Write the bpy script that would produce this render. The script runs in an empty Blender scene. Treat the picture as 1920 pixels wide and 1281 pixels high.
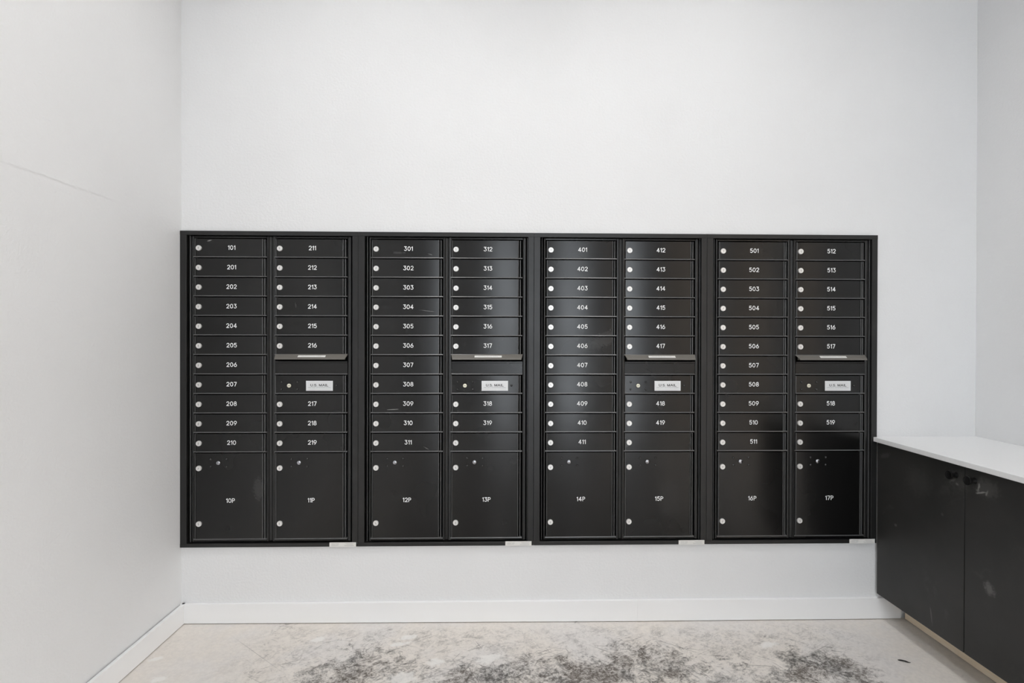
import bpy, math, random
from mathutils import Vector, Matrix
random.seed(7)
S = bpy.context.scene
COL = S.collection

# ------------------------------------------------------------------ camera
CAM = Vector((1.47075, -2.37689, 1.30946))
YAW, PITCH, ROLL, FPX, PPX, PPY = -0.02181, -0.00368, 0.00224, 960.0, 963.686, 635.428
def cam_axes():
    r = Vector((math.cos(YAW), math.sin(YAW), 0)); f = Vector((-math.sin(YAW), math.cos(YAW), 0)); u = Vector((0, 0, 1))
    f2 = f * math.cos(PITCH) + u * math.sin(PITCH); u2 = u * math.cos(PITCH) - f * math.sin(PITCH)
    return r * math.cos(ROLL) + u2 * math.sin(ROLL), u2 * math.cos(ROLL) - r * math.sin(ROLL), f2
r_, u_, f_ = cam_axes()
cd = bpy.data.cameras.new('camera'); cam = bpy.data.objects.new('camera', cd); COL.objects.link(cam)
M = Matrix((( r_.x, u_.x, -f_.x, CAM.x), (r_.y, u_.y, -f_.y, CAM.y), (r_.z, u_.z, -f_.z, CAM.z), (0, 0, 0, 1)))
cam.matrix_world = M
cd.sensor_fit = 'HORIZONTAL'; cd.sensor_width = 36; cd.lens = FPX * 36 / 1920
cd.shift_x = -(PPX - 960) / 1920; cd.shift_y = (PPY - 640.5) / 1920
cd.clip_start = .05
S.camera = cam

# ------------------------------------------------------------------ world, lamps, exposure
W = bpy.data.worlds.new('world'); S.world = W; W.use_nodes = True
bg = W.node_tree.nodes['Background']; bg.inputs[0].default_value = (.88, .94, 1, 1); bg.inputs[1].default_value = 7.5
CEIL = 3.9
def spot(x, y, e, ang=152, blend=1, tint=(1, .995, .985), rad=.03):
    l = bpy.data.lights.new('downlight', 'SPOT'); l.energy = e; l.spot_size = math.radians(ang); l.spot_blend = blend
    l.shadow_soft_size = rad; l.color = tint
    o = bpy.data.objects.new('downlight', l); o.location = (x, y, CEIL - .02); COL.objects.link(o)
def panel(x, y, sx, sy, e, tint=(1, 1, 1)):
    l = bpy.data.lights.new('ceiling_fill_lamp', 'AREA'); l.shape = 'RECTANGLE'; l.size = sx; l.size_y = sy; l.energy = e; l.color = tint
    o = bpy.data.objects.new('ceiling_fill_lamp', l); o.location = (x, y, CEIL - .02); COL.objects.link(o)
for x in (.9, 2.33):
    spot(x, -1.1, 82, 120, .9)
    spot(x, -2.5, 30, 112, .9)
panel(1.85, -2.9, 2.8, 2.8, 6)  # added general fill light, not a known fixture
panel(7.7, -3.1, 2.6, 2.6, 260, (1, .995, .985))            # added lamp in the lobby beyond the right-hand opening, lights the left wall
S.view_settings.view_transform = 'Standard'; S.view_settings.look = 'None'; S.view_settings.gamma = 1
S.view_settings.use_curve_mapping = False; S.view_settings.exposure = -0.34

# ------------------------------------------------------------------ helpers
def mk(name, V, Fc, mats, parent=None, loc=None, smooth=False, midx=None):
    me = bpy.data.meshes.new(name); me.from_pydata([tuple(v) for v in V], [], Fc)
    for m in (mats if isinstance(mats, (list, tuple)) else [mats]): me.materials.append(m)
    if midx: me.polygons.foreach_set('material_index', midx)
    if smooth: me.shade_smooth()
    me.update()
    return link(name, me, parent, loc)
def link(name, me, parent=None, loc=None):
    o = bpy.data.objects.new(name, me); COL.objects.link(o)
    if parent: o.parent = parent
    if loc is not None: o.location = loc
    return o
def empty(name, loc, label, cat, group=None):
    o = bpy.data.objects.new(name, None); o.location = loc; o.empty_display_size = .05; COL.objects.link(o)
    return tag(o, label, cat, group)
def tag(o, label, cat, group=None):
    o['label'] = label; o['category'] = cat
    if group: o['group'] = group
    return o
class MB:
    def __init__(s): s.V = []; s.F = []; s.m = []
    def add(s, V, Fc, mi=0):
        b = len(s.V); s.V += [tuple(v) for v in V]; s.F += [tuple(i + b for i in f) for f in Fc]; s.m += [mi] * len(Fc); return s
    def box(s, a, b, mi=0):
        x0, y0, z0 = a; x1, y1, z1 = b
        return s.add([(x0,y0,z0),(x1,y0,z0),(x1,y1,z0),(x0,y1,z0),(x0,y0,z1),(x1,y0,z1),(x1,y1,z1),(x0,y1,z1)],
                     [(0,3,2,1),(4,5,6,7),(0,1,5,4),(1,2,6,5),(2,3,7,6),(3,0,4,7)], mi)
    def extrude(s, prof, axis, a, b, mi=0):
        # prof: closed polygon in the other two axes (axis x: (y,z); z: (x,y); y: (x,z))
        def p(u, v, t): return {'x': (t, u, v), 'y': (u, t, v), 'z': (u, v, t)}[axis]
        n = len(prof); V = [p(u, v, a) for u, v in prof] + [p(u, v, b) for u, v in prof]
        Fc = [(i, (i + 1) % n, n + (i + 1) % n, n + i) for i in range(n)] + [tuple(range(n))[::-1], tuple(range(n, 2 * n))]
        return s.add(V, Fc, mi)
    def lathe(s, prof, axis, c, n=24, mi=0):
        # prof: (radius, along) list, revolved about 'axis' through c
        V = []; Fc = []
        for r, t in prof:
            for k in range(n):
                a = 2 * math.pi * k / n; ca, sa = r * math.cos(a), r * math.sin(a)
                V.append({'y': (c[0] + ca, c[1] + t, c[2] + sa), 'x': (c[0] + t, c[1] + ca, c[2] + sa), 'z': (c[0] + ca, c[1] + sa, c[2] + t)}[axis])
        for j in range(len(prof) - 1):
            for k in range(n): Fc.append((j*n+k, j*n+(k+1)%n, (j+1)*n+(k+1)%n, (j+1)*n+k))
        Fc.append(tuple(range(n))); Fc.append(tuple(range((len(prof)-1)*n, len(prof)*n)))
        return s.add(V, Fc, mi)
    def mesh(s, name, mats, smooth=None):
        import bmesh
        bm = bmesh.new(); me = bpy.data.meshes.new(name); me.from_pydata(s.V, [], s.F)
        for m in (mats if isinstance(mats, (list, tuple)) else [mats]): me.materials.append(m)
        me.polygons.foreach_set('material_index', s.m)
        bm.from_mesh(me); bmesh.ops.recalc_face_normals(bm, faces=bm.faces); bm.to_mesh(me); bm.free()
        if smooth:
            me.shade_smooth(); me.set_sharp_from_angle(angle=math.radians(smooth))
        me.update(); return me
    def obj(s, name, mats, parent=None, loc=None, smooth=None):
        return link(name, s.mesh(name, mats, smooth), parent, loc)
def struct(o):
    o['kind'] = 'structure'; return o
def bevel(o, w, seg=2):
    m = o.modifiers.new('bevel', 'BEVEL'); m.width = w; m.segments = seg; m.limit_method = 'ANGLE'; m.angle_limit = math.radians(40)
    return o

# ------------------------------------------------------------------ node helpers
class NT:
    def __init__(s, name, rough=.5, metal=0, spec=.5):
        s.m = bpy.data.materials.new(name); s.m.use_nodes = True; s.t = s.m.node_tree
        s.b = s.t.nodes['Principled BSDF']
        s.b.inputs['Roughness'].default_value = rough; s.b.inputs['Metallic'].default_value = metal
        s.b.inputs['Specular IOR Level'].default_value = spec
        s.pos = s.t.nodes.new('ShaderNodeNewGeometry').outputs['Position']
        s.sep = None
    def xyz(s):
        if not s.sep:
            n = s.t.nodes.new('ShaderNodeSeparateXYZ'); s.t.links.new(s.pos, n.inputs[0]); s.sep = n.outputs
        return s.sep
    def put(s, sock, v):
        if hasattr(v, 'is_linked') or isinstance(v, bpy.types.NodeSocket): s.t.links.new(v, sock)
        else: sock.default_value = v
    def ma(s, op, a, b=0.0, c=0.0):
        n = s.t.nodes.new('ShaderNodeMath'); n.operation = op
        s.put(n.inputs[0], a); s.put(n.inputs[1], b); s.put(n.inputs[2], c); return n.outputs[0]
    def step(s, v, a, b, t0=0.0, t1=1.0):
        n = s.t.nodes.new('ShaderNodeMapRange'); n.interpolation_type = 'SMOOTHSTEP'
        s.put(n.inputs[0], v)
        for i, q in enumerate((a, b, t0, t1)): n.inputs[i + 1].default_value = q
        return n.outputs[0]
    def noise(s, scale, detail=2, rough=.5, dist=0, stretch=None, rot=None):
        n = s.t.nodes.new('ShaderNodeTexNoise'); n.inputs['Scale'].default_value = scale; n.inputs['Detail'].default_value = detail
        n.inputs['Roughness'].default_value = rough; n.inputs['Distortion'].default_value = dist
        v = s.pos
        if stretch or rot:
            k = s.t.nodes.new('ShaderNodeMapping'); s.t.links.new(v, k.inputs[0])
            if rot:                      # rotate first, then stretch
                k.vector_type = 'TEXTURE'; k.inputs['Rotation'].default_value = rot
                k.inputs['Scale'].default_value = [1 / q for q in stretch]
            else: k.inputs['Scale'].default_value = stretch
            v = k.outputs[0]
        s.t.links.new(v, n.inputs['Vector']); return n.outputs[0]
    def mix(s, f, a, b):
        n = s.t.nodes.new('ShaderNodeMix'); n.data_type = 'RGBA'
        s.put(n.inputs[0], f); s.put(n.inputs[6], a); s.put(n.inputs[7], b); return n.outputs[2]
    def bump(s, h, strength, dist):
        n = s.t.nodes.new('ShaderNodeBump'); n.inputs['Strength'].default_value = strength; n.inputs['Distance'].default_value = dist
        s.t.links.new(h, n.inputs['Height']); s.t.links.new(n.outputs[0], s.b.inputs['Normal'])
    def color(s, c): s.put(s.b.inputs['Base Color'], c)
    def rough(s, c): s.put(s.b.inputs['Roughness'], c)
    def ellipse(s, u, v, u0, v0, a, b, soft=.5, ang=0.0, wob=None):
        du = s.ma('SUBTRACT', u, u0); dv = s.ma('SUBTRACT', v, v0)
        ca, sa = math.cos(ang), math.sin(ang)
        p = s.ma('ADD', s.ma('MULTIPLY', du, ca / a), s.ma('MULTIPLY', dv, sa / a))
        q = s.ma('ADD', s.ma('MULTIPLY', du, -sa / b), s.ma('MULTIPLY', dv, ca / b))
        d = s.ma('SQRT', s.ma('ADD', s.ma('MULTIPLY', p, p), s.ma('MULTIPLY', q, q)))
        if wob is not None: d = s.ma('ADD', d, wob)
        return s.step(d, 1 - soft, 1 + soft, 1, 0)
def plain(name, c, rough=.5, metal=0, spec=.5):
    n = NT(name, rough, metal, spec); n.color((*c, 1)); return n.m

# ------------------------------------------------------------------ materials
def wall_mat(name, c, ridge=False, specks=True):
    n = NT(name, .62, 0, .35)
    t = n.noise(2.2, 3, .5)
    n.color(n.mix(n.step(t, .3, .7), (c[0]*.975, c[1]*.975, c[2]*.975, 1), (*c, 1)))
    h = n.ma('ADD', n.ma('MULTIPLY', n.step(n.noise(95, 3, .55), .3, .72), .6), n.ma('MULTIPLY', n.noise(14, 2, .5), .8))
    # trowel nicks: a few long shallow marks left in the paint
    nick = n.step(n.noise(5, 2, .5, 0, (1, 1, 14)), .70, .74)
    h = n.ma('ADD', h, n.ma('MULTIPLY', nick, .5))
    if ridge:                                    # wallboard joint about 1.82 m up
        x, y, z = n.xyz()
        zz = n.ma('ADD', z, n.ma('MULTIPLY', n.noise(9, 3), .012))
        on = n.step(y, -.46, -.33, 1, 0)
        h = n.ma('ADD', h, n.ma('MULTIPLY', n.ma('MULTIPLY', n.step(zz, 1.822, 1.832), n.step(zz, 1.834, 1.93, 1, 0)), n.ma('MULTIPLY', on, 1.5)))
    n.bump(h, .33, .0026)
    return n.m
m_wall = wall_mat('wall_paint', (.81, .812, .815))
m_wall_left = wall_mat('wall_paint_left', (.81, .812, .815), True)
m_ceil = plain('ceiling_paint', (.88, .88, .88), .8)
n = NT('baseboard_paint', .38, 0, .5); n.color((.89, .89, .89, 1)); n.bump(n.noise(40, 2), .08, .002); m_base = n.m

def floor_mat():
    n = NT('worn_concrete', .6, 0, .4)
    x, y, z = n.xyz()
    tone = n.noise(2.6, 5, .6)
    c = n.mix(n.step(tone, .38, .62), (.80, .765, .735, 1), (.83, .775, .715, 1))
    fine = n.noise(60, 6, .7)
    c = n.mix(n.step(fine, .35, .65, 0, .16), c, (.42, .40, .385, 1))
    # dirt collects away from the walls: a thin speckled film, then heavy blackened patches
    region = n.ma('MULTIPLY', n.step(y, -.10, -.40, 0, 1), n.ma('MULTIPLY', n.step(x, .30, .95), n.step(x, 2.75, 3.14, 1, 0)))
    film = n.ma('MULTIPLY', n.step(y, .0, -.12, 0, 1), n.ma('MULTIPLY', n.step(x, .15, .75), n.step(x, 2.85, 3.16, 1, 0)))
    big = n.noise(3.1, 4, .6, .5)
    mid = n.noise(11, 6, .70, 1.0)
    small = n.noise(46, 5, .72, 1.5)
    streak = n.noise(1, 5, .68, 1.4, (16, 44, 1), (0, 0, math.radians(33)))
    v = n.ma('ADD', n.ma('ADD', n.ma('MULTIPLY', big, .40), n.ma('MULTIPLY', mid, .30)), n.ma('ADD', n.ma('MULTIPLY', small, .15), n.ma('MULTIPLY', streak, .15)))
    vf = n.ma('ADD', n.ma('ADD', n.ma('MULTIPLY', mid, .40), n.ma('MULTIPLY', small, .35)), n.ma('MULTIPLY', streak, .25))
    c = n.mix(n.ma('MULTIPLY', n.ma('MULTIPLY', n.step(vf, .46, .62), film), .50), c, (.20, .185, .17, 1))
    v = n.ma('ADD', v, n.ma('MULTIPLY', n.ma('SUBTRACT', region, 1.0), .14))
    st = n.step(v, .430, .555)
    grit = n.ma('ADD', n.ma('MULTIPLY', small, .5), n.ma('MULTIPLY', n.noise(120, 4, .7, .8), .5))
    st2 = n.ma('MULTIPLY', st, n.step(grit, .38, .56, .35, 1))
    hue = n.mix(n.step(n.noise(6, 3), .42, .58), (.070, .066, .062, 1), (.095, .076, .062, 1))
    c = n.mix(n.ma('MULTIPLY', st2, .92), c, hue)
    # scuffs and scratches lying in all directions
    for rz, sx, sy, th in ((-32, 5, 105, .655), (27, 6, 120, .66), (-8, 5, 110, .665), (62, 7, 95, .675), (-64, 7, 95, .675)):
        sc = n.noise(1, 2.5, .55, .5, (sx, sy, 1), (0, 0, math.radians(rz)))
        scr = n.ma('MULTIPLY', n.step(sc, th, th + .035), n.ma('MULTIPLY', film, n.step(v, .30, .46, .15, 1)))
        c = n.mix(n.ma('MULTIPLY', scr, .6), c, (.15, .135, .12, 1))
    # one long straight scratch near the left
    c = n.mix(n.ma('MULTIPLY', n.ellipse(x, y, .458, -.239, .195, .0014, .6, math.atan2(-.2325, .3063), n.ma('MULTIPLY', n.noise(30), .5)), .55), c, (.2, .185, .17, 1))
    # pale spatters of filler
    wob = n.ma('MULTIPLY', n.ma('SUBTRACT', n.noise(30, 4, .6), .5), 2.4)
    for (u0, v0, a, b) in ((1.058, -.124, .035, .016), (1.413, -.28, .048, .026), (1.086, -.389, .05, .03), (.667, -.14, .03, .018), (.061, -.266, .022, .014), (.154, -.387, .03, .014), (1.03, -.175, .04, .013), (2.62, -.2, .04, .02), (1.2, -.3, .03, .02)):
        c = n.mix(n.ma('MULTIPLY', n.ellipse(x, y, u0, v0, a, b, .3, .3, wob), .75), c, (.88, .86, .83, 1))
    n.color(c)
    n.rough(n.step(st2, 0, 1, .55, .7))
    n.bump(n.ma('ADD', n.ma('MULTIPLY', n.noise(8, 5), .5), n.ma('MULTIPLY', fine, .3)), .25, .003)
    return n.m
m_floor = floor_mat()

MARKS = ((.126, 1.7478, .010, .0022, .2, .35), (1.119, 1.4292, .030, .0016, -.12, .14), (.965, .9725, .022, .0012, .05, .40), (1.118, .7935, .014, .0022, -.5, .12),
         (1.187, .515, .004, .042, 0, .16), (.348, .608, .022, .050, 0, .03), (.985, 1.697, .025, .005, 0, .05), (1.135, 1.690, .008, .0016, -.3, .16), (.518, 1.452, .0025, .010, .15, .05),
         (1.95, 1.30, .09, .03, .4, .03), (2.04, .80, .02, .008, .3, .07), (2.25, .55, .05, .08, .2, .012))
def black_mat(name, base, rough, smear=.05, marks=False):
    n = NT(name, rough, 0, .5)
    t = n.noise(7, 5, .6, .5)
    c = n.mix(n.step(t, .55, .80, 0, smear), (*base, 1), (.5, .48, .46, 1))
    if marks:                                    # scuffs and chipped paint from use
        x, y, z = n.xyz(); wob = n.ma('MULTIPLY', n.ma('SUBTRACT', n.noise(90, 4, .65), .5), 2.2)
        for (x0, z0, a, b, ang, k) in MARKS:
            c = n.mix(n.ma('MULTIPLY', n.ellipse(x, z, x0, z0, a, b, .5, ang, wob), k), c, (.75, .74, .72, 1))
    n.color(c)
    n.rough(n.step(n.noise(3, 3, .5), .3, .7, rough - .02, rough + .03))
    return n.m
m_box = black_mat('black_powder_coat', (.0030, .0030, .0030), .25, .010, True)
m_trim = black_mat('black_anodised_trim', (.010, .010, .010), .38, .02)
m_edge = plain('edge_highlight_gloss', (.075, .075, .076), .30, 0, 1.0)  # lighter colour paints bright reflections along door edges, lips and beads
m_dark = plain('unlit_black_lining', (.003, .003, .003), .8, 0, .1)
n = NT('nickel', .42, .55, .5); n.color((.86, .85, .83, 1)); n.bump(n.noise(300, 2), .1, .0004); m_nickel = n.m
m_keyway = plain('keyway', (.42, .41, .40), .5, .4)
m_brass = plain('pale_brass', (.78, .76, .62), .45, .4)
m_print = plain('white_print', (.86, .86, .86), .6)
m_plate = plain('silver_plate', (.74, .75, .76), .45, .1)
m_sticker = plain('white_sticker', (.76, .75, .72), .5)
m_ink = plain('black_ink', (.02, .02, .02), .6)
m_grey_ink = plain('grey_ink', (.30, .30, .31), .6)
m_pale_ink = plain('pale_grey_ink', (.45, .45, .45), .6)
n = NT('quartz_top', .3, 0, .5); n.color(n.mix(n.step(n.noise(140, 3), .4, .7), (.87, .87, .87, 1), (.89, .89, .89, 1))); m_quartz = n.m
n = NT('raw_board', .7, 0, .3)
g = n.noise(1, 4, .6, .3, (40, 18, 90)); n.color(n.mix(n.step(g, .35, .7), (.82, .68, .50, 1), (.86, .74, .58, 1))); m_wood = n.m

def cabinet_mat():
    n = NT('matt_black_laminate', .5, 0, .45)
    x, y, z = n.xyz()
    base = n.mix(n.step(n.noise(4, 4, .55), .35, .65), (.020, .020, .0185, 1), (.028, .027, .0255, 1))
    wob = n.ma('MULTIPLY', n.ma('SUBTRACT', n.noise(70, 4, .65), .5), 2.3)
    tot = 0.0
    for (y0, z0, a, b, ang, k) in ((-.517, .757, .013, .0040, 1.35, .30), (-.527, .738, .022, .0030, .35, .34), (-.512, .741, .006, .005, 0, .18), (-.548, .742, .010, .0035, 1.2, .25),
                                   (-.545, .76, .04, .03, 0, .05), (-.560, .40, .016, .020, .4, .14), (-.427, .741, .006, .005, 0, .16), (-.41, .752, .018, .004, .6, .12),
                                   (-.43, .755, .045, .035, 0, .04), (-.0525, .764, .03, .010, .4, .05), (-.1186, .468, .007, .006, 0, .12), (-.36, .60, .005, .006, 0, .06), (-.24, .70, .06, .05, 0, .02), (-.31, .17, .003, .03, .15, .1)):
        e = n.ma('MULTIPLY', n.ellipse(y, z, y0 - .0097, z0 + .003, a, b, .55, -ang, wob), k)
        tot = n.ma('MAXIMUM', tot, e)
    haze = n.step(n.noise(6, 5, .65, .6), .58, .80, 0, .05)
    n.color(n.mix(n.ma('MAXIMUM', tot, haze), base, (.62, .61, .58, 1)))
    n.bump(n.noise(500, 2), .08, .0005)
    return n.m
m_cab = cabinet_mat()
m_knob = plain('black_knob', (.0025, .0025, .0025), .5, 0, .3)

# ------------------------------------------------------------------ room shell
XR = 3.711; YF = -5.6; FR = 0.0
def floor_z(x): return -.006 - .0085 * min(max(x, 0) / 2.1, 1)
def slab(name, a, b, m): return struct(MB().box(a, b).obj(name, m))
fx = [-.15, 0, 2.1, 9.35]
V = []; Fc = []
for x in fx:
    for y in (.5, YF - .15):
        V.append((x, y, floor_z(x)))
nb = len(V); V += [(v[0], v[1], -.25) for v in V]
for i in range(3):
    a = 2 * i
    Fc += [(a, a+1, a+3, a+2), (nb+a, nb+a+2, nb+a+3, nb+a+1), (a, a+2, nb+a+2, nb+a), (a+1, nb+a+1, nb+a+3, a+3)]
Fc += [(0, nb, nb+1, 1), (6, 7, nb+7, nb+6)]
mbf = MB().add(V, Fc); struct(mbf.obj('floor', m_floor))
slab('ceiling', (-.15, YF - .15, CEIL), (9.35, .5, CEIL + .15), m_ceil)
w = MB()
OX0, OX1, OZ0, OZ1 = .008, 3.220, .350, 1.784
w.box((-.15, 0, -.02), (XR + .15, .5, OZ0)); w.box((-.15, 0, OZ1), (XR + .15, .5, CEIL))
w.box((-.15, 0, OZ0), (OX0, .5, OZ1)); w.box((OX1, 0, OZ0), (XR + .15, .5, OZ1))
w.box((OX0, .41, OZ0), (OX1, .5, OZ1))
struct(w.obj('wall_back', m_wall))
slab('wall_left', (-.15, YF - .15, -.02), (0, 0, CEIL), m_wall_left)
YO0, YO1, ZO = -1.40, -4.70, 3.40                   # opening to the lobby, behind the camera on the right
w = MB()
w.box((XR, YO0, -.02), (XR + .15, 0, CEIL)); w.box((XR, YF - .15, -.02), (XR + .15, YO1, CEIL)); w.box((XR, YO1, ZO), (XR + .15, YO0, CEIL))
struct(w.obj('wall_right', m_wall))
XL = 9.2
w = MB(); w.box((XL, YF - .15, -.02), (XL + .15, .15, CEIL)); w.box((XR + .15, 0, -.02), (XL, .15, CEIL)); w.box((XR + .15, YF - .15, -.02), (XL, YF, CEIL))
struct(w.obj('wall_lobby', plain('lobby_paint', (.72, .66, .60), .7)))
w = MB(); dx0, dx1, dz = 1.60, 2.85, 3.10
w.box((0, YF - .15, -.02), (dx0, YF, CEIL)); w.box((dx1, YF - .15, -.02), (XR, YF, CEIL)); w.box((dx0, YF - .15, dz), (dx1, YF, CEIL))
struct(w.obj('wall_front', m_wall))
# baseboards: flat top, a small gap over the uneven concrete
BT = .0858
def base_run(p0, p1, inn, name):
    # inn: unit vector into the room
    t = .0145; V = []
    for p in (p0, p1):
        zb = floor_z(p[0]) + .0035
        for k in (0, 1):
            V.append((p[0] + inn[0]*t*k, p[1] + inn[1]*t*k, zb))
        for k in (1, 0):
            V.append((p[0] + inn[0]*t*k, p[1] + inn[1]*t*k, BT))
    Fc = [(0,1,2,3), (4,7,6,5), (0,4,5,1), (1,5,6,2), (2,6,7,3), (3,7,4,0)]
    o = MB().add(V, Fc).obj(name, m_base); bevel(o, .0012, 2); return struct(o)
base_run((.0, 0), (2.1, 0), (0, -1), 'baseboard_back')
base_run((2.1, 0), (3.346, 0), (0, -1), 'baseboard_back')
base_run((0.006, 0), (0.006, YF), (1, 0), 'baseboard_left')

# ------------------------------------------------------------------ numerals (rounded single-stroke lettering)
def arc(cx, cy, rx, ry, a0, a1, n=10):
    return [(cx + rx*math.cos(math.radians(a0 + (a1-a0)*i/n)), cy + ry*math.sin(math.radians(a0 + (a1-a0)*i/n))) for i in range(n + 1)]
G = {
 '0': (.64, [arc(.32, .5, .32, .5, 0, 360, 22)]),
 '1': (.22, [[(0, .80), (.22, 1), (.22, 0)]]),
 '2': (.60, [arc(.3, .70, .29, .30, 165, -28, 12) + [(.0, .0), (.60, 0)]]),
 '3': (.60, [[(.04, 1), (.55, 1), (.27, .61)] + arc(.28, .305, .31, .305, 85, -150, 14)]),
 '4': (.66, [[(.46, 0), (.46, 1), (0, .27), (.66, .27)]]),
 '5': (.60, [[(.54, 1), (.10, 1), (.05, .55)] + arc(.29, .32, .31, .32, 125, -145, 14)]),
 '6': (.62, [[(.42, 1), (.07, .50)], arc(.31, .31, .31, .31, 0, 360, 20)]),
 '7': (.58, [[(0, 1), (.58, 1), (.20, 0)]]),
 '8': (.60, [arc(.3, .75, .245, .25, 0, 360, 16), arc(.3, .265, .30, .265, 0, 360, 18)]),
 '9': (.62, [[(.20, 0), (.55, .50)], arc(.31, .69, .31, .31, 0, 360, 20)]),
 'P': (.56, [[(0, 0), (0, 1), (.28, 1)] + arc(.28, .735, .28, .265, 90, -90, 10) + [(0, .47)]]),
 'U': (.66, [[(0, 1), (0, .33)] + arc(.33, .33, .33, .33, 180, 360, 12) + [(.66, 1)]]),
 'S': (.62, [arc(.31, .755, .28, .245, 25, 180, 9) + arc(.31, .74, .28, .24, 180, 262, 5) + arc(.31, .26, .31, .26, 82, -10, 7) + arc(.31, .26, .31, .26, -10, -160, 10)]),
 'M': (.80, [[(0, 0), (0, 1), (.40, .02), (.80, 1), (.80, 0)]]),
 'A': (.80, [[(0, 0), (.40, 1), (.80, 0)], [(.13, .33), (.67, .33)]]),
 'I': (.02, [[(.01, 0), (.01, 1)]]),
 'L': (.54, [[(0, 1), (0, 0), (.54, 0)]]),
 '.': (.02, [[(.01, .0), (.01, .02)]]),
 ' ': (.16, []),
}
def number_mesh(txt, h=.0178, sw=.0031, gap=.32, mat=None):
    adv = 0; polys = []
    for i, ch in enumerate(txt):
        wd, st = G[ch]
        for pl in st: polys.append([((p[0] + adv) * h, p[1] * h) for p in pl])
        adv += wd + gap
    tot = (adv - gap) * h
    mb = MB(); k = 0; r = sw / 2
    for pl in polys:
        pl = [(p[0] - tot/2, p[1] - h/2) for p in pl]
        for i in range(len(pl) - 1):
            (x0, y0), (x1, y1) = pl[i], pl[i+1]; L = math.hypot(x1-x0, y1-y0) or 1e-9
            nx, ny = -(y1-y0)/L*r, (x1-x0)/L*r; d = -k*2e-6; k += 1
            mb.add([(x0+nx, d, y0+ny), (x1+nx, d, y1+ny), (x1-nx, d, y1-ny), (x0-nx, d, y0-ny)], [(0, 1, 2, 3)])
        for i, (x, y) in enumerate(pl):
            d = -k*2e-6; k += 1
            mb.add([(x + r*math.cos(a*math.pi/5), d, y + r*math.sin(a*math.pi/5)) for a in range(10)], [tuple(range(10))[::-1]])
    me = bpy.data.meshes.new('number'); me.from_pydata(mb.V, [], mb.F); me.materials.append(mat or m_print); me.update()
    return me
DG = bpy.context.evaluated_depsgraph_get
def text_mesh(txt, size, mat, bold=0.0, xs=1.0):
    c = bpy.data.curves.new('lettering', 'FONT'); c.body = txt; c.size = size; c.align_x = 'CENTER'; c.align_y = 'CENTER'; c.offset = bold
    c.resolution_u = 3
    o = bpy.data.objects.new('lettering_source', c); COL.objects.link(o)
    me = bpy.data.meshes.new_from_object(o.evaluated_get(DG()))
    bpy.data.objects.remove(o); bpy.data.curves.remove(c)
    xs_ = [v.co.x for v in me.vertices]; ys_ = [v.co.y for v in me.vertices]
    cx, cy = (min(xs_)+max(xs_))/2, (min(ys_)+max(ys_))/2
    for v in me.vertices: v.co = ((v.co.x - cx)*xs, 0, v.co.y - cy)
    me.materials.clear(); me.materials.append(mat); me.name = 'lettering'
    return me

# ------------------------------------------------------------------ mailbox parts (local origin at the unit's left edge, z = 0 at bottom of trim)
UW, ZB, ZTOP = .80706, .3441, 1.7903
ROW0, PITCH_, = 1.7561, .0895
D1, D2 = .0607, .4280                      # door left edges
DW, FACE, LIP = .3085, .080, .0846
def zl(z): return z - ZB
def rounded(x0, x1, r, back):
    p = [(x0, back)] + [(x0 + r - r*math.cos(a), r - r*math.sin(a)) for a in [math.pi/2*i/4 for i in range(5)]]
    p += [(x1 - r + r*math.sin(a), r - r*math.cos(a)) for a in [math.pi/2*i/4 for i in range(5)]] + [(x1, back)]
    return p
def lip_prof(z0, z1, y0=-.0024, y1=.012):
    # drip edge: leaves the door face at z1 and leans forward to the nose
    return [(y1, z0), (y0 + .0006, z0), (y0, z0 + .0006), (y0 + .0002, z0 + .0016), (y0 + .0008, z0 + .0030), (-.0006, z1 - .0003), (.0004, z1), (y1, z1)]
def ridge(x0, x1, y0, back=.012, r=.0007):
    return [(x0, back), (x0, y0 + r), (x0 + r*.3, y0 + r*.3), (x0 + r, y0), (x1 - r, y0), (x1 - r*.3, y0 + r*.3), (x1, y0 + r), (x1, back)]
def door_mesh(name, face, x0=0.0, x1=DW, wide=False):
    mb = MB()
    mb.extrude(rounded(x0 + .0012, x1 - .0010, .0008, .018), 'z', -face - .001, 0)
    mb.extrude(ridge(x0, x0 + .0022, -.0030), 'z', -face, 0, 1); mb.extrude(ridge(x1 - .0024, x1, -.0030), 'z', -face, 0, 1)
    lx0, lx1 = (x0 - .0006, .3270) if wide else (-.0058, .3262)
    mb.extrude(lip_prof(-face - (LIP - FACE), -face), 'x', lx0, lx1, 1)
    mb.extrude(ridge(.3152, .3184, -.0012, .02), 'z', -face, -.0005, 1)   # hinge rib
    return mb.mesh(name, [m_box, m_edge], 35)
me_door = door_mesh('mailbox_door', FACE)
PFACE = 1.7561 - 11*PITCH_ - .3793
me_parcel = door_mesh('parcel_door', PFACE)
me_carrier = door_mesh('carrier_panel', FACE, -.0022, DW + .0015, True)
mb = MB()
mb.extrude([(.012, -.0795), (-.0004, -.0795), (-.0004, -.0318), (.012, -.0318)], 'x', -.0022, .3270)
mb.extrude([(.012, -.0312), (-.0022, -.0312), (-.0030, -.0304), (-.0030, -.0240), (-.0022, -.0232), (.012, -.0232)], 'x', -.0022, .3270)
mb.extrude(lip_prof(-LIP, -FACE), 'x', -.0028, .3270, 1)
me_slot = mb.mesh('mail_slot_panel', [m_box, m_edge], 35)
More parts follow.
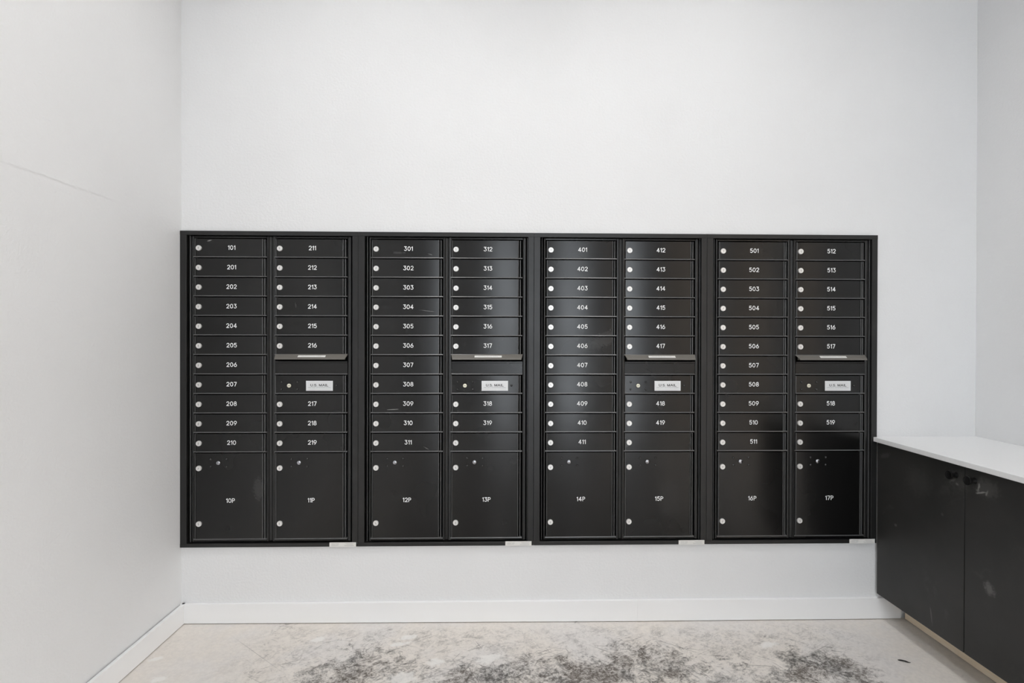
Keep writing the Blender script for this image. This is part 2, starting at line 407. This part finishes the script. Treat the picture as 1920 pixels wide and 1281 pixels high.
# sloping hood over the letter slot: bent sheet, tapered ends, cheeks
def hood():
    A = [(0.001, .0097), (-.0262, -.0106), (-.0272, -.0122), (-.0270, -.0146), (-.0252, -.0146), (-.0246, -.0128), (-.001, .0052)]
    mb = MB(); L = []; R = []
    for (y, z) in A:
        t = min(1, max(0, -y / .0262)); L.append((-.0026 + .0068*t, y, z)); R.append((.3280 - .0066*t, y, z))
    n_ = len(A); mb.add(L + R, [(i, (i+1) % n_, n_ + (i+1) % n_, n_ + i) for i in range(n_)] + [tuple(range(n_)), tuple(range(n_, 2*n_))[::-1]])
    for s, x in ((1, .0105), (-1, .3150)):
        mb.extrude([(.004, .006), (-.0235, -.0120), (-.0180, -.0150), (.004, -.0150)], 'x', x - .001, x + .001)
    return mb.mesh('mail_slot_hood', m_hood, 30)
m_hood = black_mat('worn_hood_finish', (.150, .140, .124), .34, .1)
me_hood = hood()
# locks
def lock_mesh(name, r, keyed=True, mats=None):
    mb = MB()
    mb.lathe([(r, .004), (r, -.0048), (r*.93, -.0064), (r*.72, -.0064), (r*.70, -.0056), (r*.66, -.0056), (r*.64, -.0062)], 'y', (0, 0, 0), 28)
    if keyed:
        mb.box((-.0010, -.0065, -r*.44), (.0010, -.0060, r*.44), 1); mb.box((-.0022, -.0065, -r*.05), (.0022, -.0060, r*.10), 1)
    return mb.mesh(name, mats or [m_nickel, m_keyway], 40)
me_lock = lock_mesh('lock', .0124)
me_lock_low = lock_mesh('lock', .0124, True)
def arrow_lock():
    mb = MB()
    mb.lathe([(.0105, .002), (.0105, -.0006), (.0098, -.0010)], 'y', (0, 0, 0), 24, 2)
    mb.lathe([(.0090, .002), (.0090, -.0026), (.0082, -.0034)], 'y', (0, 0, 0), 24, 0)
    mb.box((-.0058, -.0037, -.0011), (.0058, -.0033, .0009), 1); mb.box((-.0014, -.0037, .0009), (.0020, -.0033, .0022), 1)
    return mb.mesh('arrow_lock', [m_brass, m_keyway, m_dark], 40)
me_arrow = arrow_lock()
m_rivet = plain('gloss_black_rivet', (.012, .012, .012), .16, 0, .8)
me_rivet = MB().lathe([(.0052, .002), (.0052, -.0006), (.0046, -.0026), (.0030, -.0040), (.0012, -.0046)], 'y', (0, 0, 0), 16).mesh('rivet', m_rivet, 50)
def eye_mesh():
    mb = MB()
    mb.lathe([(.0112, .002), (.0112, -.0005), (.0106, -.0009)], 'y', (0, 0, 0), 24, 1)
    mb.lathe([(.0100, .002), (.0100, -.0012), (.0086, -.0028), (.0055, -.0042), (.0018, -.0047)], 'y', (0, 0, 0), 24, 0)
    return mb.mesh('steel_plug', [m_steel, m_dark], 60)
m_steel = plain('polished_steel', (.45, .46, .49), .24, 1)
me_eye = eye_mesh()
me_usm = number_mesh('U.S. MAIL', .0100, .0018, .30, m_ink)
me_usm_small = text_mesh('APPROVED BY THE POSTMASTER GENERAL', .0056, m_grey_ink, 0, .95)
def fit_width(me, wd):
    xs = [v.co.x for v in me.vertices]; k = wd / (max(xs) - min(xs))
    for v in me.vertices: v.co.x *= k
fit_width(me_usm, .0820); me_usm.name = 'lettering'; fit_width(me_usm_small, .1050)
me_out = text_mesh('OUTGOING MAIL', .0082, m_pale_ink, 0, 1); fit_width(me_out, .092)
me_plate = MB().box((-.0612, -.0012, -.0230), (.0612, .0005, .0230)).mesh('name_plate', m_plate)
me_plate_line = MB().box((-.054, 0, -.0003), (.054, .0002, .0003)).mesh('border_line', m_pale_ink)
me_tag_lines = MB()
for (a, b, z, h) in ((-.052, -.018, .0042, .0011), (-.052, -.034, .0004, .0010), (-.030, -.018, .0004, .0010), (-.052, -.020, -.0038, .0012), (.012, .050, .0046, .0012), (.018, .046, .0012, .0010), (.006, .050, -.0022, .0010), (.008, .050, -.0054, .0010)):
    me_tag_lines.box((a, -.00025, z - h/2), (b, 0, z + h/2))
me_tag_lines = me_tag_lines.mesh('small_print', m_pale_ink)
me_tag = MB().box((-.0606, -.0006, -.0103), (.0606, 0, .0103)).mesh('rating_label', m_sticker)
me_osticker = MB().box((-.0625, -.0005, -.0066), (.0625, 0, .0066)).mesh('sticker', m_sticker)

# trim and frame pieces
YT = -.0125
me_rail_top = MB().extrude([(.030, 0), (YT + .0008, 0), (YT, .0008), (YT, .0186), (YT + .0008, .0194), (.0, .0194), (.0, .012), (.030, .012)], 'x', .0004, UW - .0004).mesh('trim_rail', m_trim)
me_rail_bot = MB().extrude([(0, 0), (YT + .0008, 0), (YT, .0008), (YT, .0158), (YT + .0010, .0168), (.030, .0168), (.030, .008), (0, .008)], 'x', .0004, UW - .0004).mesh('trim_rail', m_trim)
ZS0, ZS1 = zl(.3609), zl(1.7709)
def stile(w0):   # left hand stile, mirrored for the right
    return [(0.0004, 0), (0.0004, YT + .0008), (.0012, YT), (w0 - .0010, YT), (w0, YT + .0010), (w0, .022), (w0 - .003, .022), (w0 - .003, 0)]
me_stile_l = MB().extrude(stile(.0292), 'z', ZS0 + .0002, ZS1 - .0002).mesh('trim_stile', m_trim)
me_stile_r = MB().extrude([(UW - x, y) for x, y in stile(.0268)], 'z', ZS0 + .0002, ZS1 - .0002).mesh('trim_stile', m_trim)
FZ0, FZ1 = zl(.3665), zl(1.7677)
me_fs_l = MB().extrude(rounded(.0462, .0553, .0040, .03), 'z', FZ0, FZ1).mesh('frame_stile', m_trim, 35)
me_fs_r = MB().extrude(rounded(.7555, .7718, .0050, .03), 'z', FZ0, FZ1).mesh('frame_stile', m_trim, 35)
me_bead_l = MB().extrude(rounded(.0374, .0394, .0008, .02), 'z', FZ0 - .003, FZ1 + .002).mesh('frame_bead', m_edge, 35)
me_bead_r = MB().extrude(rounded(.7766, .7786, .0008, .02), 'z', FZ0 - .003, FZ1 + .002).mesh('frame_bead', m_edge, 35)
cv = [(.3866, .03), (.3866, .002), (.3872, .0006), (.3884, 0), (.3950, 0)] + [(.405 + .0095*math.cos(math.radians(a)), .0078*math.sin(math.radians(a))) for a in range(172, 7, -15)] + [(.4150, 0), (.4238, 0), (.4250, .0006), (.4256, .002), (.4256, .03)]
me_fdiv = MB().extrude(cv, 'z', FZ0, FZ1).mesh('frame_divider', m_trim, 50)
def frail(z0, z1, a, b): return MB().extrude([(.028, z0), (.0012, z0), (.0004, z0 + .0008), (.0004, z1 - .0008), (.0012, z1), (.028, z1)], 'x', a, b).mesh('frame_rail', m_box)
rails = [frail(zl(1.7606), zl(1.7677), .0556, .3863), frail(zl(1.7606), zl(1.7677), .4259, .7552), frail(zl(.3665), zl(.3736), .0556, .3863), frail(zl(.3665), zl(.3736), .4259, .7552)]
me_body = MB().box((.0095, .0305, zl(.3580)), (.7985, .40, zl(1.7760))).mesh('cabinet_body', m_dark)

UNITS = [
 ('101', ['201','202','203','204','205','206','207','208','209','210'], ['211','212','213','214','215','216','217','218','219'], '10P', '11P', 'leftmost of four black mailbox panels, boxes 101 to 219, touching the left wall'),
 ('301', ['302','303','304','305','306','307','308','309','310','311'], ['312','313','314','315','316','317','318','319',None], '12P', '13P', 'second black mailbox panel from the left, boxes 301 to 319, parcel doors 12P and 13P'),
 ('401', ['402','403','404','405','406','407','408','409','410','411'], ['412','413','414','415','416','417','418','419',None], '14P', '15P', 'third black mailbox panel from the left, boxes 401 to 419, parcel doors 14P and 15P'),
 ('501', ['502','503','504','505','506','507','508','509','510','511'], ['512','513','514','515','516','517','518','519',None], '16P', '17P', 'rightmost black mailbox panel, boxes 501 to 519, next to the white countertop'),
]
def lab(o, t): o['label'] = t; return o
def add_door(root, x, row, num):
    zt = zl(ROW0 - row*PITCH_)
    d = lab(link('mailbox_door', me_door, root, (x, 0, zt)), 'slim black mailbox door numbered %s' % num if num else 'slim black mailbox door without a number')
    k = link('lock', me_lock, d, (.0188, 0, -.0430)); k.rotation_euler = (0, random.uniform(-.5, .5), 0); k['label'] = 'round nickel key lock'
    if num: lab(link('number', number_mesh(num), d, (.1663, -.0006, -.0400)), 'white number %s' % num)
    d.rotation_euler = (random.uniform(-.004, .004), 0, random.uniform(-.004, .004))
    return d
def add_parcel(root, x, num):
    d = lab(link('parcel_door', me_parcel, root, (x, 0, zl(ROW0 - 11*PITCH_))), 'tall black parcel door numbered %s' % num)
    T = ROW0 - 11*PITCH_
    for z, me in ((.7036, me_lock), (.4483, me_lock_low)):
        k = link('lock', me, d, (.0188, 0, z - T)); k.rotation_euler = (0, random.uniform(-.6, .6), 0); k['label'] = 'round nickel key lock'
    for rx in (.0711, .1432):
        for rz in (.7452, .7106): link('rivet', me_rivet, d, (rx, 0, rz - T))
    lab(link('steel_plug', me_eye, d, (.1054, 0, .7274 - T)), 'shiny round steel plug between four rivets')
    lab(link('number', number_mesh(num), d, (.1613, -.0006, .5545 - T)), 'white number %s' % num)
    d.rotation_euler = (random.uniform(-.002, .002), 0, random.uniform(-.003, .003))
for i, (first, left, right, p1, p2, label) in enumerate(UNITS):
    root = empty('mailbox_unit', (i * UW, 0, ZB), label, 'mailboxes', 'wall mailbox panels')
    link('cabinet_body', me_body, root)
    link('trim_rail', me_rail_top, root, (0, 0, zl(1.7709))); link('trim_rail', me_rail_bot, root)
    link('trim_stile', me_stile_l, root); link('trim_stile', me_stile_r, root)
    link('frame_stile', me_fs_l, root); link('frame_stile', me_fs_r, root); link('frame_divider', me_fdiv, root)
    link('frame_bead', me_bead_l, root); link('frame_bead', me_bead_r, root)
    for me in rails: link('frame_rail', me, root)
    for k, num in enumerate([first] + left): add_door(root, D1, k, num)
    rows = [0, 1, 2, 3, 4, 5, 8, 9, 10]
    for k, num in zip(rows, right): add_door(root, D2, k, num)
    add_parcel(root, D1, p1); add_parcel(root, D2, p2)
    # letter slot with its hood
    s = link('mail_slot_panel', me_slot, root, (D2, 0, zl(ROW0 - 6*PITCH_)))
    h = lab(link('mail_slot_hood', me_hood, root, (D2, 0, zl(1.2191))), 'sloping black hood over the letter slot')
    tilt = math.atan2(.0262, .0203)
    st = lab(link('sticker', me_osticker, h, (.1683, -.0139, -.00060)), 'white sticker reading OUTGOING MAIL')
    st.rotation_euler = (-tilt, 0, 0)
    tx = link('lettering', me_out, h, (.1683, -.0139 - .0006*math.cos(tilt), -.0006 + .0006*math.sin(tilt))); tx.rotation_euler = (-tilt, 0, 0)
    tx['label'] = 'grey words OUTGOING MAIL'
    # carrier panel
    c = link('carrier_panel', me_carrier, root, (D2, 0, zl(ROW0 - 7*PITCH_)))
    T = ROW0 - 7*PITCH_
    for rx in (.4536, .5253):
        for rz in (1.0998, 1.0657): link('rivet', me_rivet, c, (rx - D2, 0, rz - T))
    link('rivet', me_rivet, c, (.7042 - D2, 0, 1.0839 - T))
    lab(link('arrow_lock', me_arrow, c, (.4887 - D2, 0, 1.0831 - T)), 'small pale brass carrier lock')
    px, pz = .6271 - D2, 1.0823 - T
    lab(link('name_plate', me_plate, c, (px, 0, pz)), 'silver plate reading U.S. MAIL')
    lab(link('lettering', me_usm, c, (px, -.0014, pz + .0030)), 'black words U.S. MAIL')
    lab(link('lettering', me_usm_small, c, (px, -.0014, pz - .0082)), 'fine print line on the silver plate')
    link('border_line', me_plate_line, c, (px, -.0014, pz - .0180))
    t = lab(link('rating_label', me_tag, root, (.7380, YT - .0002, zl(.3537))), 'white printed label stuck on the bottom rail')
    link('small_print', me_tag_lines, t, (0, -.0006, 0))

# ------------------------------------------------------------------ base cabinet and countertop on the right
XC, ZC0, ZC1 = 3.2290, .1090, .8172
cab = empty('base_cabinet', (3.249, 0, floor_z(3)), 'black two-door base cabinet under the white countertop', 'cabinet')
o0 = Vector(cab.location)
def part(mb, name, mats, parent=cab, smooth=None, org=None):
    org = Vector(org) if org else o0
    base = o0 if parent is cab else parent['_o']
    return mb
b = MB().box((3.2492 - o0.x, -.9350, .1095 - o0.z), (3.700 - o0.x, -.0165, .8222 - o0.z))
b.obj('cabinet_body', m_cab, cab)
def cab_door(y0, y1, yk):
    org = Vector((XC, y0, ZC0))
    mb = MB().box((0, 0, 0), (.0185, y1 - y0, ZC1 - ZC0))
    d = mb.obj('door', m_cab, cab, org - o0); bevel(d, .0009, 2)
    kb = MB().lathe([(.0115, .0005), (.0115, -.0015), (.0086, -.0050), (.0078, -.0170), (.0090, -.0215), (.0155, -.0245), (.0168, -.0262), (.0168, -.0298), (.0158, -.0306), (.0146, -.0302), (.0105, -.0286), (.0045, -.0280)], 'x', (0, 0, 0), 32)
    k = kb.obj('knob', m_knob, d, (0, yk - y0, .7778 - ZC0), 40); k['label'] = 'round black cup knob'
    return d
d1 = cab_door(-.4672, -.0145, -.4312); d1['label'] = 'left black cabinet door, nearer the mailboxes'
d2 = cab_door(-.9290, -.4703, -.5093); d2['label'] = 'right black cabinet door with a pale smudge below its knob'
fz = floor_z(3)
k = MB().box((3.3638 - o0.x, -.9350, .0035), (3.3818 - o0.x, -.0150, .1094 - o0.z)).obj('toe_kick', m_wood, cab); k['label'] = 'raw pale board toe kick'
# worktop: notched round the mailbox trim
prof = [(3.2101, -.0135), (3.2285, -.0135), (3.2285, -.0002), (XR, -.0002), (XR, -1.25), (3.2101, -1.25)]
ct = MB().extrude(prof, 'z', .8231, .8436).obj('countertop', m_quartz); bevel(ct, .0012, 2)
tag(ct, 'white stone countertop on the black base cabinet', 'countertop')

# ------------------------------------------------------------------ scrap on the floor
V = []; Fc = []
sx, sy, sz = 3.1126, -.3249, floor_z(3) + .0008
prof = [(-.021, .001, 0), (-.014, .0045, .0012), (-.004, .0038, .0022), (.006, .0055, .0016), (.016, .0020, .0006), (.022, .0004, .0014)]
low = [(x * .95, -y * .8 - .001, z + .0004) for x, y, z in prof]
for p in prof + low: V.append(p)
n6 = len(prof)
top = V + [(x, y, z + .0012) for x, y, z in V]
nV = len(V)
for i in range(n6 - 1):
    Fc.append((i, n6 + i, n6 + i + 1, i + 1)); Fc.append((nV + i, nV + i + 1, nV + n6 + i + 1, nV + n6 + i))
    Fc.append((i, i + 1, nV + i + 1, nV + i)); Fc.append((n6 + i, nV + n6 + i, nV + n6 + i + 1, n6 + i + 1))
Fc += [(0, nV, nV + n6, n6), (n6 - 1, 2*n6 - 1, nV + 2*n6 - 1, nV + n6 - 1)]
sc = MB().add(top, Fc).obj('scrap', plain('black_scrap', (.012, .012, .012), .6), None, (sx, sy, sz)); sc.rotation_euler = (0, 0, math.radians(-28))
tag(sc, 'tiny black scrap lying on the concrete floor near the cabinet', 'debris')
